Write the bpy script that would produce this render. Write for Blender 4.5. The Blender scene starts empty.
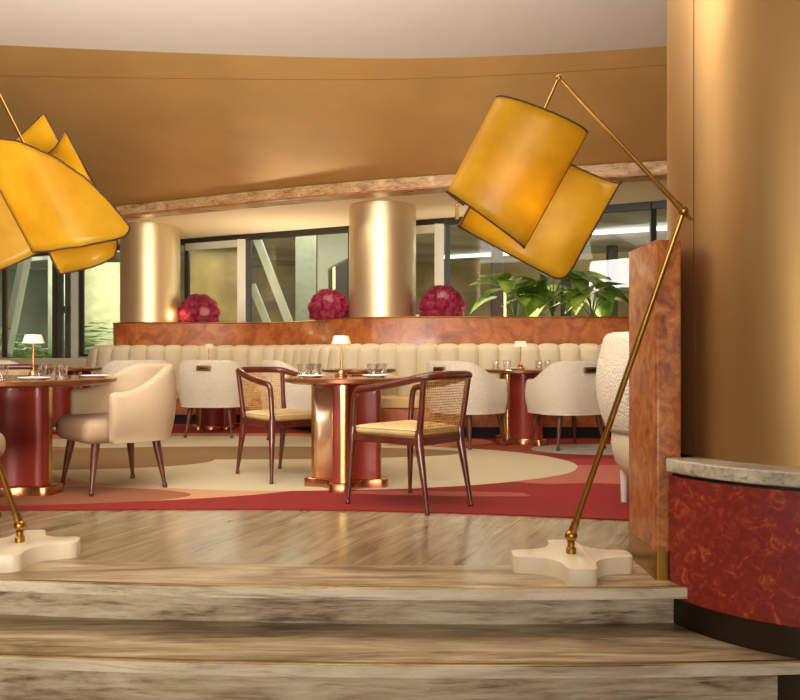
import bpy, bmesh, math, random
from mathutils import Vector, Matrix
random.seed(7)
PI = math.pi
C = bpy.context.scene.collection
H, FPX, YH = 0.96, 800.0, 353.0      # eye height above the upper floor, focal length, horizon row

def W(px, py, D):                     # survey helper: a photo position at a known distance -> place in the room
    return Vector(((px-400)/FPX*D, D, H-(py-YH)/FPX*D))

# ------------------------------------------------------------------ materials
def srgb(r, g, b):
    f = lambda c: ((c/255+0.055)/1.055)**2.4 if c > 10 else c/255/12.92
    return (f(r), f(g), f(b), 1)

class NT:
    def __init__(s, name):
        s.m = bpy.data.materials.new(name); s.m.use_nodes = True
        s.t = s.m.node_tree; s.t.nodes.clear()
        s.out = s.t.nodes.new('ShaderNodeOutputMaterial')
    def n(s, typ, ins=None, **kw):
        nd = s.t.nodes.new('ShaderNode'+typ)
        for k, v in kw.items(): setattr(nd, k, v)
        for k, v in (ins or {}).items():
            if isinstance(v, bpy.types.NodeSocket): s.t.links.new(v, nd.inputs[k])
            else: nd.inputs[k].default_value = v
        return nd
    def coords(s, scale=(1,1,1), rot=(0,0,0), loc=(0,0,0)):
        tc = s.n('TexCoord')
        v = tc.outputs['Object']
        if any(rot): v = s.n('Mapping', {'Vector': v, 'Rotation': rot}).outputs[0]
        return s.n('Mapping', {'Vector': v, 'Scale': scale, 'Location': loc}).outputs[0]
    def noise(s, vec, scale=5, detail=4, rough=.5, dist=0):
        return s.n('TexNoise', {'Vector': vec, 'Scale': scale, 'Detail': detail, 'Roughness': rough, 'Distortion': dist}).outputs['Fac']
    def ramp(s, fac, stops):
        r = s.n('ValToRGB', {'Fac': fac}); e = r.color_ramp.elements
        while len(e) < len(stops): e.new(.5)
        for i, (p, c) in enumerate(stops):
            e[i].position = p; e[i].color = c
        return r.outputs['Color']
    def math(s, op, a, b=0.0, c=None):
        d = {0: a, 1: b}
        if c is not None: d[2] = c
        return s.n('Math', d, operation=op).outputs[0]
    def mix(s, fac, a, b, mode='MIX'):
        nd = s.n('Mix', data_type='RGBA', blend_type=mode)
        for k, v in ((0, fac), (6, a), (7, b)):
            if isinstance(v, bpy.types.NodeSocket): s.t.links.new(v, nd.inputs[k])
            else: nd.inputs[k].default_value = v
        return nd.outputs[2]
    def bump(s, h, strength=.2, dist=.01):
        return s.n('Bump', {'Height': h, 'Strength': strength, 'Distance': dist}).outputs[0]
    def pbr(s, **ins):
        p = s.n('BsdfPrincipled', {k.replace('_', ' '): v for k, v in ins.items()})
        s.t.links.new(p.outputs[0], s.out.inputs[0]); return p
    def surf(s, sock): s.t.links.new(sock, s.out.inputs[0])

def plain(name, col, rough=.5, metal=0, bump=0, bscale=200, var=.08, coat=0, vscale=6, bdist=.004):
    t = NT(name); v = t.coords()
    f = t.noise(v, vscale, 3)
    dark = tuple(c*(1-var*2) for c in col[:3])+(1,)
    lite = tuple(min(1, c*(1+var)) for c in col[:3])+(1,)
    ins = dict(Base_Color=t.ramp(f, [(.3, dark), (.7, lite)]), Roughness=rough, Metallic=metal, Coat_Weight=coat)
    if bump: ins['Normal'] = t.bump(t.noise(v, bscale, 2), bump, bdist)
    t.pbr(**ins); return t.m

def travertine(name, rot, cols, seam=None, rough=.33, streak=1.0):
    t = NT(name); v = t.coords((1, 5.5, 5.5), (0, 0, rot))
    a = t.noise(v, 1.4, 7, .62, 1.1)
    v2 = t.coords((2.2, 30, 30), (0, 0, rot)); b = t.noise(v2, 1.6, 4, .6, .4)
    f = t.math('ADD', t.math('MULTIPLY', a, .72), t.math('MULTIPLY', b, .34))
    g2 = t.noise(t.coords((6, 40, 40), (0, 0, rot)), 3, 5, .7)
    f = t.math('ADD', t.math('MULTIPLY', f, .86), t.math('MULTIPLY', g2, .14))
    col = t.ramp(f, [(.40, cols[0]), (.48, cols[1]), (.56, cols[2]), (.66, cols[3])])
    sk = t.noise(t.coords((.7, 13, 13), (0, 0, rot)), 1.7, 6, .7, .5)
    col = t.mix(t.math('MULTIPLY', t.math('MULTIPLY', t.math('MAXIMUM', t.math('SUBTRACT', sk, .54), 0.0), 5.0), streak), col, srgb(84, 62, 40))
    pit = t.noise(t.coords((30, 60, 60)), 2.2, 3, .6)
    pm = t.math('GREATER_THAN', pit, .70)
    col = t.mix(t.math('MULTIPLY', pm, .45), col, srgb(92, 70, 48))
    if seam:                             # joints between the slabs
        br = t.n('TexBrick', {'Vector': t.coords((1, 1, 1), (0, 0, rot)), 'Scale': 1.0, 'Mortar Size': .0022, 'Brick Width': seam[0], 'Row Height': seam[1]}, offset=.5)
        col = t.mix(br.outputs['Fac'], col, srgb(84, 66, 46))
        sh = t.mix(.16, col, br.outputs['Color'], 'MULTIPLY'); col = sh
    t.pbr(Base_Color=col, Roughness=t.math('ADD', t.math('MULTIPLY', a, .18), rough-.1), Normal=t.bump(t.math('SUBTRACT', b, pm), .08, .004))
    return t.m

def burl(name, stops, rough=.28, coat=.6, scale=3.0, dist=3.5):
    t = NT(name); v = t.coords()
    a = t.noise(v, scale, 6, .62, dist)
    b = t.noise(v, scale*9, 4, .6, 1.5)
    f = t.math('ADD', t.math('MULTIPLY', a, .78), t.math('MULTIPLY', b, .22))
    t.pbr(Base_Color=t.ramp(f, stops), Roughness=rough, Coat_Weight=coat, Coat_Roughness=.12)
    return t.m

def brushed(name, col, rough=.35, var=.12, metal=1.0, stretch=(1, 1, .04)):
    t = NT(name); v = t.coords(stretch); f = t.noise(v, 60, 3); g = t.noise(t.coords((1, 1, .5)), 1.6, 3)
    c0 = tuple(c*(1-var) for c in col[:3])+(1,)
    t.pbr(Base_Color=t.ramp(g, [(.3, c0), (.7, col)]), Metallic=metal, Roughness=t.math('ADD', t.math('MULTIPLY', f, .12), rough-.06))
    return t.m

M = {}
M['gold_wall'] = brushed('gold_leaf_plaster', srgb(202, 162, 98), .45, .14, .4, (1, 1, 1))
M['gold_col'] = brushed('satin_gold_metal', srgb(184, 146, 94), .43, .08, .85)
M['champagne'] = brushed('champagne_metal', srgb(232, 208, 164), .42, .05, .85)
M['brass'] = plain('aged_brass', srgb(176, 132, 66), .3, 1)
M['brass_bright'] = plain('polished_brass', srgb(216, 178, 118), .26, 1)
M['bronze'] = plain('dark_bronze', srgb(96, 72, 40), .38, .9)
M['champagne_copper'] = plain('pale_copper', srgb(238, 206, 172), .36, .9, var=.03)
M['bronze_rim'] = plain('tabletop_edge', srgb(124, 76, 44), .3, .5)
M['handle_brass'] = plain('handle_brass', srgb(150, 118, 70), .4, .8)
M['copper'] = plain('polished_copper', srgb(200, 136, 98), .26, 1, var=.04)
M['lacquer'] = plain('red_lacquer', srgb(140, 42, 28), .42, .05, var=.05, coat=.18)
M['tabletop'] = burl('tabletop_burl', [(.3, srgb(90, 38, 20)), (.55, srgb(150, 76, 38)), (.75, srgb(186, 112, 58))], .2, .8, 6)
M['white_ceiling'] = plain('beige_ceiling_paint', srgb(226, 218, 206), .85, var=.01)
M['low_ceiling'] = plain('cream_ceiling_paint', srgb(240, 224, 192), .8, var=.01)
M['wall'] = plain('warm_wall_paint', srgb(196, 168, 128), .8, var=.03)
M['band'] = travertine('trim_stone', 0, [srgb(142, 106, 66), srgb(176, 138, 90), srgb(196, 160, 112), srgb(222, 194, 150)], None, .3)
M['tread'] = travertine('travertine_straight', 0, [srgb(92, 72, 50), srgb(150, 128, 96), srgb(180, 158, 124), srgb(208, 192, 162)])
M['floor'] = travertine('travertine_diagonal', math.radians(-66), [srgb(118, 98, 70), srgb(144, 124, 92), srgb(160, 140, 106), srgb(182, 164, 132)], (1.7, .62), .24, .3)
M['nosing'] = travertine('travertine_edge', 0, [srgb(176, 160, 136), srgb(202, 190, 166), srgb(216, 204, 182), srgb(228, 218, 198)], None, .45)
M['riser'] = travertine('travertine_riser', 0, [srgb(104, 82, 58), srgb(172, 152, 124), srgb(200, 184, 156), srgb(218, 206, 182)], None, .5)
M['ledge_stone'] = travertine('grey_travertine', 0, [srgb(120, 104, 86), srgb(176, 164, 142), srgb(204, 192, 170), srgb(222, 212, 192)], None, .42)
M['marble'] = plain('cream_marble', srgb(226, 210, 182), .32, var=.05, vscale=5)
M['burl_wall'] = burl('burl_walnut', [(.30, srgb(122, 58, 24)), (.45, srgb(166, 90, 42)), (.58, srgb(190, 114, 58)), (.75, srgb(208, 142, 82))], .34, .35, 5, .9)
M['burl_slab'] = burl('burl_orange', [(.34, srgb(112, 50, 18)), (.46, srgb(160, 86, 36)), (.56, srgb(188, 112, 50)), (.72, srgb(214, 152, 86))], .36, .3, 13, 1.0)
M['burl_drum'] = burl('burl_red', [(.36, srgb(116, 26, 18)), (.52, srgb(142, 36, 24)), (.575, srgb(156, 54, 28)), (.65, srgb(194, 102, 42)), (.8, srgb(214, 138, 64))], .55, .08, 19, 1.3)
M['toe'] = plain('dark_bronze_kick', srgb(62, 48, 32), .42, .6)
M['dark'] = plain('black_recess', srgb(24, 18, 14), .6)
M['walnut'] = plain('walnut_leg', srgb(94, 50, 28), .34, var=.2, coat=.4, vscale=14)
M['mahogany'] = plain('mahogany_frame', srgb(92, 36, 22), .3, var=.22, coat=.5, vscale=12)
M['mahogany_light'] = plain('mahogany_sunlit', srgb(150, 78, 48), .3, var=.2, coat=.4, vscale=12)
M['cushion'] = plain('straw_linen', srgb(214, 182, 120), .75, bump=.3, bscale=260)
M['boucle'] = plain('cream_boucle', srgb(232, 218, 194), .92, bump=1, bscale=75, var=.03, vscale=70, bdist=.02)
M['cream'] = plain('cream_upholstery', srgb(218, 202, 168), .85, bump=.3, bscale=300, var=.03)
M['smooth_cloth'] = plain('shaded_cream_cloth', srgb(184, 160, 128), .8, bump=.2, bscale=300, var=.02)  # near chair's cloth, darkened in colour for its shaded side
M['taupe'] = plain('taupe_leather', srgb(176, 146, 116), .5, bump=.2, bscale=120, var=.05)
M['shade_ivory'] = plain('ivory_lampshade', srgb(236, 222, 188), .6, var=.02)
M['trim'] = plain('brown_stitching', srgb(74, 38, 20), .7)
M['frame_white'] = plain('pale_steel_paint', srgb(206, 206, 190), .45, var=.02)
M['frame_dark'] = plain('dark_window_frame', srgb(38, 36, 32), .45)
M['slate_frame'] = plain('slate_door_frame', srgb(74, 78, 80), .45)
M['frame_brown'] = plain('brown_window_frame', srgb(72, 54, 40), .4)
M['porcelain'] = plain('white_porcelain', srgb(238, 232, 220), .25, var=.01)
M['stem'] = plain('plant_stem', srgb(74, 96, 44), .5)
M['white_leg'] = plain('pale_leg', srgb(222, 212, 196), .4)
M['cord'] = plain('dark_flex', srgb(40, 30, 24), .6)
M['ext_floor'] = plain('outdoor_paving', srgb(150, 146, 130), .7)
M['ext_wall'] = plain('outdoor_ochre_wall', srgb(150, 126, 76), .6, var=.25, vscale=1.2)
t = NT('outdoor_ochre_panels'); v = t.coords()
x_ = t.n('SeparateXYZ', {0: v}).outputs; cv = t.n('CombineXYZ', {0: x_[0], 1: x_[2], 2: 0.0}).outputs[0]
bk = t.n('TexBrick', {'Vector': cv, 'Scale': 1.0, 'Mortar Size': .05, 'Brick Width': 1.3, 'Row Height': .85, 'Color1': srgb(178, 146, 86), 'Color2': srgb(120, 96, 58), 'Mortar': srgb(168, 142, 92)}, offset=.3)
t.pbr(Base_Color=t.mix(.65, bk.outputs['Color'], t.ramp(t.noise(v, 1.2, 3), [(.3, srgb(96, 78, 48)), (.7, srgb(196, 166, 104))])), Roughness=.4); M['ext_wall'] = t.m
M['ext_grey_wall'] = plain('outdoor_grey_green_wall', srgb(128, 134, 116), .6, var=.2, vscale=.9)
M['ext_dark'] = plain('outdoor_dark_pier', srgb(58, 50, 40), .5)
M['ext_pale'] = plain('outdoor_pale_panel', srgb(226, 222, 178), .7)
M['ext_grey'] = plain('outdoor_grey_pier', srgb(168, 170, 152), .6)
t = NT('outdoor_soffit'); v = t.coords((.25, 1, 1), (0, 0, math.radians(-26)))
t.pbr(Base_Color=t.ramp(t.noise(v, 1.6, 2), [(.35, srgb(150, 146, 128)), (.5, srgb(188, 188, 184)), (.65, srgb(206, 200, 184))]), Roughness=.35); M['ext_soffit'] = t.m

def cane():
    t = NT('woven_cane'); v = t.coords()
    t.pbr(Base_Color=t.ramp(t.noise(v, 40, 2), [(.3, srgb(168, 116, 56)), (.7, srgb(220, 172, 98))]), Roughness=.5); return t.m
M['cane'] = cane()

def parchment():
    t = NT('amber_parchment'); v = t.coords()
    c = t.ramp(t.noise(v, 5, 4, .55), [(.3, srgb(208, 160, 30)), (.7, srgb(232, 194, 52))])
    d = t.n('BsdfDiffuse', {'Color': c}).outputs[0]
    tr = t.n('BsdfTranslucent', {'Color': c}).outputs[0]
    g = t.n('BsdfGlossy', {'Color': (1, 1, 1, 1), 'Roughness': .35}).outputs[0]
    m = t.n('MixShader', {0: .55, 1: d, 2: tr}).outputs[0]
    t.surf(t.n('MixShader', {0: .02, 1: m, 2: g}).outputs[0]); return t.m
M['parchment'] = parchment()

def glassmat(name, tint, gl=1.0):
    t = NT(name)
    g_ = t.n('NewGeometry')
    dt = t.math('ABSOLUTE', t.n('VectorMath', {0: g_.outputs['Incoming'], 1: g_.outputs['Normal']}, operation='DOT_PRODUCT').outputs['Value'])
    fr = t.math('MULTIPLY', t.math('ADD', .04, t.math('MULTIPLY', t.math('POWER', t.math('SUBTRACT', 1.0, dt), 4.0), .8)), gl)
    a = t.n('BsdfTransparent', {'Color': tint}).outputs[0]
    b = t.n('BsdfGlossy', {'Color': (1, 1, 1, 1), 'Roughness': .02}).outputs[0]
    t.surf(t.n('MixShader', {0: fr, 1: a, 2: b}).outputs[0]); return t.m
M['pane'] = glassmat('window_glass', (.86, .92, .84, 1), 1.2)
M['glass'] = glassmat('drinking_glass', (.95, .95, .93, 1), 2.2)

def leafmat(name, a, b, sc_=6):
    t = NT(name); c = t.ramp(t.noise(t.coords(), sc_, 3), [(.3, a), (.7, b)])
    d = t.n('BsdfPrincipled', {'Base Color': c, 'Roughness': .38}).outputs[0]
    tr = t.n('BsdfTranslucent', {'Color': c}).outputs[0]
    t.surf(t.n('MixShader', {0: .35, 1: d, 2: tr}).outputs[0]); return t.m
M['leaf'] = leafmat('glossy_green_leaf', srgb(70, 112, 32), srgb(150, 176, 74))
M['shrub'] = leafmat('outdoor_leaf', srgb(70, 100, 60), srgb(150, 170, 110))
M['magenta'] = leafmat('magenta_petal', srgb(118, 8, 40), srgb(218, 66, 110), 50)
M['pink'] = leafmat('pink_petal', srgb(206, 110, 130), srgb(236, 176, 180))

def emis(name, col, s):
    t = NT(name); t.surf(t.n('Emission', {'Color': col, 'Strength': s}).outputs[0]); return t.m
M['glow'] = emis('warm_lamp_glow', (1, .72, .34, 1), 6)
M['glow_line'] = emis('warm_tube_glow', (1, .62, .2, 1), 5)
M['glow_cool'] = emis('soft_daylight_panel', (1, .96, .84, 1), 2.2)
M['shade_lit'] = emis('lit_ivory_shade', (1, .8, .48, 1), 1.1)

def rugmat():
    t = NT('patterned_rug'); v = t.coords(); x = t.n('SeparateXYZ', {0: v}).outputs
    wob = t.math('MULTIPLY', t.math('SUBTRACT', t.noise(v, 1.2, 2), .5), .10)
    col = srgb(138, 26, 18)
    def ell(cx, cy, a, b, c, rot=0):
        nonlocal col
        dx = t.math('SUBTRACT', x[0], cx); dy = t.math('SUBTRACT', x[1], cy)
        cr, sr = math.cos(rot), math.sin(rot)
        u = t.math('ADD', t.math('MULTIPLY', dx, cr/a), t.math('MULTIPLY', dy, sr/a))
        w = t.math('ADD', t.math('MULTIPLY', dx, -sr/b), t.math('MULTIPLY', dy, cr/b))
        r = t.math('ADD', t.math('ADD', t.math('MULTIPLY', u, u), t.math('MULTIPLY', w, w)), wob)
        col = t.mix(t.math('LESS_THAN', r, 1.0), col, c)
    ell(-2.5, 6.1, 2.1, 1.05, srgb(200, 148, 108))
    ell(-2.7, 5.35, 1.3, .36, srgb(150, 92, 58))  # shadow over the peach shape, painted into the rug colour
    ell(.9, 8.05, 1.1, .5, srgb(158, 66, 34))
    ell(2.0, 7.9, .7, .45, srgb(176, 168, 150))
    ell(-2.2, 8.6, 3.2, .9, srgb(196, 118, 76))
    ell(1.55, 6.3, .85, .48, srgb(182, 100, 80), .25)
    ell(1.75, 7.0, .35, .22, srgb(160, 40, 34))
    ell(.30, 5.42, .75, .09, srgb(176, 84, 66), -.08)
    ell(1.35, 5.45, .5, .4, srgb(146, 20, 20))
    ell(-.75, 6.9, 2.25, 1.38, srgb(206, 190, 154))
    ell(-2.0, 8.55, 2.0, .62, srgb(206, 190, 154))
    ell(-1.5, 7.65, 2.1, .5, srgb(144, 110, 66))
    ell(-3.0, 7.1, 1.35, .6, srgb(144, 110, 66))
    fz = t.noise(v, 240, 2)
    col = t.mix(.25, col, t.ramp(fz, [(.3, (.55, .55, .55, 1)), (.7, (1, 1, 1, 1))]), 'MULTIPLY')
    t.pbr(Base_Color=col, Roughness=.95, Normal=t.bump(fz, .3, .004))
    return t.m
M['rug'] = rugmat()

# ------------------------------------------------------------------ mesh building
class MB:
    def __init__(s): s.v = []; s.f = []; s.mi = []
    def add(s, vs, fs, mi=0):
        o = len(s.v); s.v += [tuple(p) for p in vs]
        for f in fs: s.f.append([i+o for i in f]); s.mi.append(mi)
        return s
    def box(s, c, d, rz=0, mi=0):
        R = Matrix.Rotation(rz, 3, 'Z'); c = Vector(c)
        vs = [c+R @ Vector((x*d[0]/2, y*d[1]/2, z*d[2]/2)) for x in (-1, 1) for y in (-1, 1) for z in (-1, 1)]
        return s.add(vs, [(0,1,3,2),(4,6,7,5),(0,4,5,1),(2,3,7,6),(0,2,6,4),(1,5,7,3)], mi)
    def bar(s, a, b, w, d, mi=0):        # rectangular bar between two points
        a, b = Vector(a), Vector(b); z = (b-a).normalized()
        x = z.cross(Vector((0, 0, 1)))
        x = Vector((1, 0, 0)) if x.length < 1e-3 else x.normalized()
        y = z.cross(x); vs = []
        for p in (a, b):
            for i, j in ((-1,-1),(1,-1),(1,1),(-1,1)): vs.append(p+x*i*w/2+y*j*d/2)
        return s.add(vs, [(3,2,1,0),(4,5,6,7),(0,1,5,4),(1,2,6,5),(2,3,7,6),(3,0,4,7)], mi)
    def rbox(s, c, d, r=.03, seg=4, rz=0, mi=0, M4=None):
        bm = bmesh.new(); bmesh.ops.create_cube(bm, size=1)
        bmesh.ops.scale(bm, vec=d, verts=bm.verts)
        bmesh.ops.bevel(bm, geom=bm.edges[:], offset=min(r, min(d)*.49), segments=seg, profile=.5, affect='EDGES')
        T = M4 or (Matrix.Translation(Vector(c)) @ Matrix.Rotation(rz, 4, 'Z'))
        bm.verts.ensure_lookup_table(); bm.verts.index_update()
        s.add([T @ p.co for p in bm.verts], [[q.index for q in f.verts] for f in bm.faces], mi); bm.free(); return s
    def prism(s, poly, z0, z1, mi=0, cap_mi=None, side_mi=None, bev=0):
        n = len(poly); rings = [(z0, 0), (z1, 0)]
        if bev: rings = [(z0, 0), (z1-bev, 0), (z1-bev*.3, bev*.3), (z1, bev)]
        cx = sum(p[0] for p in poly)/n; cy = sum(p[1] for p in poly)/n; vs = []
        for z, ins in rings:
            for p in poly:
                d = Vector((p[0]-cx, p[1]-cy)); L = d.length or 1; k = 1-ins/L
                vs.append((cx+d.x*k, cy+d.y*k, z))
        o = len(s.v); s.v += vs; m = len(rings)
        for r in range(m-1):
            for i in range(n):
                j = (i+1) % n
                s.f.append([o+r*n+i, o+r*n+j, o+(r+1)*n+j, o+(r+1)*n+i]); s.mi.append(side_mi[i] if side_mi else mi)
        s.f.append([o+i for i in range(n)][::-1]); s.mi.append(mi if cap_mi is None else cap_mi)
        s.f.append([o+(m-1)*n+i for i in range(n)]); s.mi.append(mi if cap_mi is None else cap_mi)
        return s
    def lathe(s, prof, n=32, c=(0, 0, 0), mi=0, closed=False):
        c = Vector(c); vs = []; fs = []
        for r, z in prof:
            for i in range(n):
                a = 2*PI*i/n; vs.append(c+Vector((r*math.cos(a), r*math.sin(a), z)))
        for k in range(len(prof)-1):
            for i in range(n):
                j = (i+1) % n; fs.append([k*n+i, k*n+j, (k+1)*n+j, (k+1)*n+i])
        if not closed:
            if prof[0][0] > 1e-5: fs.append([i for i in range(n)][::-1])
            if prof[-1][0] > 1e-5: fs.append([(len(prof)-1)*n+i for i in range(n)])
        return s.add(vs, fs, mi)
    def tube(s, pts, r, n=10, mi=0, closed=False, flat=1.0):
        pts = [Vector(p) for p in pts]; N = len(pts)
        rr = r if isinstance(r, (list, tuple)) else [r]*N
        vs = []; prev = None
        for i, p in enumerate(pts):
            if closed: tn = (pts[(i+1) % N]-pts[i-1])
            else: tn = pts[min(i+1, N-1)]-pts[max(i-1, 0)]
            tn.normalize()
            if prev is None:
                x = tn.cross(Vector((0, 0, 1)))
                if x.length < .05: x = tn.cross(Vector((0, 1, 0)))
            else: x = prev-tn*prev.dot(tn)
            x.normalize(); prev = x; y = tn.cross(x)
            for k in range(n):
                a = 2*PI*k/n; vs.append(p+x*math.cos(a)*rr[i]+y*math.sin(a)*rr[i]*flat)
        fs = []
        for i in range(N if closed else N-1):
            q = (i+1) % N
            for k in range(n):
                l = (k+1) % n; fs.append([i*n+k, i*n+l, q*n+l, q*n+k])
        if not closed:
            fs.append(list(range(n))[::-1]); fs.append([(N-1)*n+k for k in range(n)])
        return s.add(vs, fs, mi)
    def ball(s, c, r, mi=0, sc=(1, 1, 1), n=14):
        prof = [(r*math.sin(PI*k/n)*1.0, -r*math.cos(PI*k/n)) for k in range(n+1)]
        o = len(s.v); s.lathe(prof, n*2, (0, 0, 0), mi, True)
        for i in range(o, len(s.v)):
            p = s.v[i]; s.v[i] = (p[0]*sc[0]+c[0], p[1]*sc[1]+c[1], p[2]*sc[2]+c[2])
        return s
    def loft(s, rings, mi=0, cap=True, closed_ring=True):
        n = len(rings[0]); vs = [p for r in rings for p in r]; fs = []
        for k in range(len(rings)-1):
            for i in range(n if closed_ring else n-1):
                j = (i+1) % n; fs.append([k*n+i, k*n+j, (k+1)*n+j, (k+1)*n+i])
        if cap and closed_ring:
            fs.append(list(range(n))[::-1]); fs.append([(len(rings)-1)*n+i for i in range(n)])
        return s.add(vs, fs, mi)
    def build(s, name, mat, parent=None, smooth=True, bevel=0, subsurf=0, solid=0, angle=40):
        me = bpy.data.meshes.new(name); me.from_pydata(s.v, [], s.f); me.update()
        bm = bmesh.new(); bm.from_mesh(me); bmesh.ops.remove_doubles(bm, verts=bm.verts, dist=1e-6)
        if not solid: bmesh.ops.recalc_face_normals(bm, faces=bm.faces)
        bm.to_mesh(me); bm.free()
        o = bpy.data.objects.new(name, me); C.objects.link(o)
        for m in (mat if isinstance(mat, (list, tuple)) else [mat]): me.materials.append(M[m] if isinstance(m, str) else m)
        if isinstance(mat, (list, tuple)) and len(me.polygons) == len(s.mi):
            for p, k in zip(me.polygons, s.mi): p.material_index = k
        if smooth:
            for p in me.polygons: p.use_smooth = True
            me.set_sharp_from_angle(angle=math.radians(angle))
        if solid:
            md = o.modifiers.new('thickness', 'SOLIDIFY'); md.thickness = solid; md.offset = 0
        if bevel:
            md = o.modifiers.new('bevel', 'BEVEL'); md.width = bevel; md.segments = 2; md.limit_method = 'ANGLE'; md.angle_limit = math.radians(40)
        if subsurf:
            md = o.modifiers.new('subsurf', 'SUBSURF'); md.levels = subsurf; md.render_levels = subsurf
        if parent: o.parent = parent
        return o

def tag(o, label, cat, group=None, kind=None):
    o['label'] = label; o['category'] = cat
    if group: o['group'] = group
    if kind: o['kind'] = kind
    return o
def thing(name, label, cat, loc=(0, 0, 0), rz=0, group=None):
    o = bpy.data.objects.new(name, None); C.objects.link(o); o.empty_display_size = .1
    o.location = loc; o.rotation_euler = (0, 0, rz); return tag(o, label, cat, group)
def struct(o): o['kind'] = 'structure'; return o
def dup(root, loc, rz, label, group=None, scale=None):
    r = root.copy(); C.objects.link(r); r.location = loc; r.rotation_euler = (0, 0, rz); r['label'] = label
    if group: r['group'] = group
    if scale: r.scale = scale
    for ch in list(root.children):
        c = ch.copy(); C.objects.link(c); c.parent = r
        for g in list(ch.children):
            d = g.copy(); C.objects.link(d); d.parent = c
    return r

def catmull(P, per=12):
    P = [Vector(p) for p in P]; out = []
    for i in range(len(P)-1):
        p0, p1, p2, p3 = P[max(i-1, 0)], P[i], P[i+1], P[min(i+2, len(P)-1)]
        for k in range(per):
            u = k/per
            out.append(.5*((2*p1)+(p2-p0)*u+(2*p0-5*p1+4*p2-p3)*u*u+(3*p1-p0-3*p2+p3)*u**3))
    out.append(P[-1]); return out
def resample(P, step=None, n=None):
    L = [0]
    for a, b in zip(P, P[1:]): L.append(L[-1]+(b-a).length)
    n = n or max(1, round(L[-1]/step)); out = []; k = 0
    for i in range(n+1):
        d = L[-1]*i/n
        while k < len(P)-2 and L[k+1] < d: k += 1
        q = (d-L[k])/max(1e-9, L[k+1]-L[k]); out.append(P[k].lerp(P[k+1], q))
    return out
def normals2(P):                       # plan normals that look toward the viewer side (-Y)
    out = []
    for i in range(len(P)):
        t_ = P[min(i+1, len(P)-1)]-P[max(i-1, 0)]; n = Vector((t_.y, -t_.x, 0)).normalized(); out.append(n)
    return out

# ------------------------------------------------------------------ camera
cam = bpy.data.cameras.new('camera'); co = bpy.data.objects.new('camera', cam); C.objects.link(co)
co.location = (0, 0, H); co.rotation_euler = (PI/2, 0, 0)
cam.sensor_width = 36; cam.lens = 36; cam.shift_y = 3/800; cam.clip_end = 200
bpy.context.scene.camera = co

# ------------------------------------------------------------------ floor, steps
ZT, ZF = -.189, -.41
def nose1(x): return 3.252+(x-.35)**2/34
def nose2(x): return 2.934+(x-.35)**2/34
def slab_poly(nf, x0, x1, yb, n=40, off=0):
    return [(x0+(x1-x0)*i/n, nf(x0+(x1-x0)*i/n)+off) for i in range(n+1)]+[(x1, yb), (x0, yb)]
def border(x): return nose1(x)+.36
struct(MB().prism(slab_poly(border, -9, 7, 16.5), -.045, 0).build('floor', 'floor', smooth=False))
# upper step: edge course with its brass line and riser
def course(name, nf, xr, back, z, rb):
    poly = [(-6+(xr+6)*i/60, nf(-6+(xr+6)*i/60)) for i in range(61)]
    m = MB(); n = len(poly)
    vs = []
    for x, y in poly:
        yb = back(x)
        vs += [(x, yb, z-.045), (x, y+.0, z-.045), (x, y, z-.003), (x, y+.003, z), (x, yb, z)]
    fs = []
    for i in range(n-1):
        for k in range(4): fs.append([i*5+k, i*5+k+1, (i+1)*5+k+1, (i+1)*5+k])
        m_ = 0
    m.add(vs, fs)
    for i, _ in enumerate(fs): m.mi[i] = 1 if i % 4 in (1,) else 0
    m.add([vs[(n-1)*5+k] for k in range(5)], [[0, 1, 2, 3, 4]], 1)
    o = m.build(name, ['tread', 'nosing'], smooth=False); struct(o)
    # brass line
    b = MB(); vs = []; fs = []
    for x, y in poly: vs += [(x, y+.012, z+.0006), (x, y+.024, z+.0006), (x, y+.024, z+.003), (x, y+.012, z+.003)]
    for i in range(n-1):
        for k in range(4): l = (k+1) % 4; fs.append([i*4+k, i*4+l, (i+1)*4+l, (i+1)*4+k])
    b.add(vs, fs).build('brass_strip', 'brass_bright', o, smooth=False)
    # riser
    vs = []; fs = []; sb = .135 if z == 0 else .075
    for x, y in poly:
        x = min(x, 1.168) if z == 0 else x
        vs += [(x, y+sb, rb), (x, y+sb, z-.045), (x, y+sb+.03, z-.045), (x, y+sb+.03, rb)]
    for i in range(n-1):
        for k in range(4): l = (k+1) % 4; fs.append([i*4+k, i*4+l, (i+1)*4+l, (i+1)*4+k])
    fs += [[0, 1, 2, 3], [(n-1)*4+k for k in range(4)]]
    MB().add(vs, fs).build('riser', 'riser', o, smooth=False)
    return o
course('step', nose1, 1.186, border, 0, ZT)
course('step', nose2, 1.95, lambda x: nose1(x)+.17, ZT, ZF)
struct(MB().prism([(-9, -6), (7, -6), (7, 3.3), (-9, 3.3)], ZF-.05, ZF).build('floor_lower', 'tread', smooth=False))
# rug
fr = catmull([(-9, 5.6, 0), (-6, 5.1, 0), (-4, 4.92, 0), (-2.43, 4.86, 0), (-.92, 4.89, 0), (.36, 4.77, 0), (1.3, 4.57, 0), (2.4, 4.3, 0), (5, 3.9, 0)], 8)
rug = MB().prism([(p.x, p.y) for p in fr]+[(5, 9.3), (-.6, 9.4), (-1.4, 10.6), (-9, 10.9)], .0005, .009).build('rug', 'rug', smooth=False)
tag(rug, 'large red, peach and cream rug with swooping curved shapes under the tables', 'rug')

# ------------------------------------------------------------------ room shell
ZC, ZL = 3.6, 2.84
struct(MB().box((-1, 2, ZC+.05), (16.5, 17, .1)).build('ceiling', 'white_ceiling', smooth=False))
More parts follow.
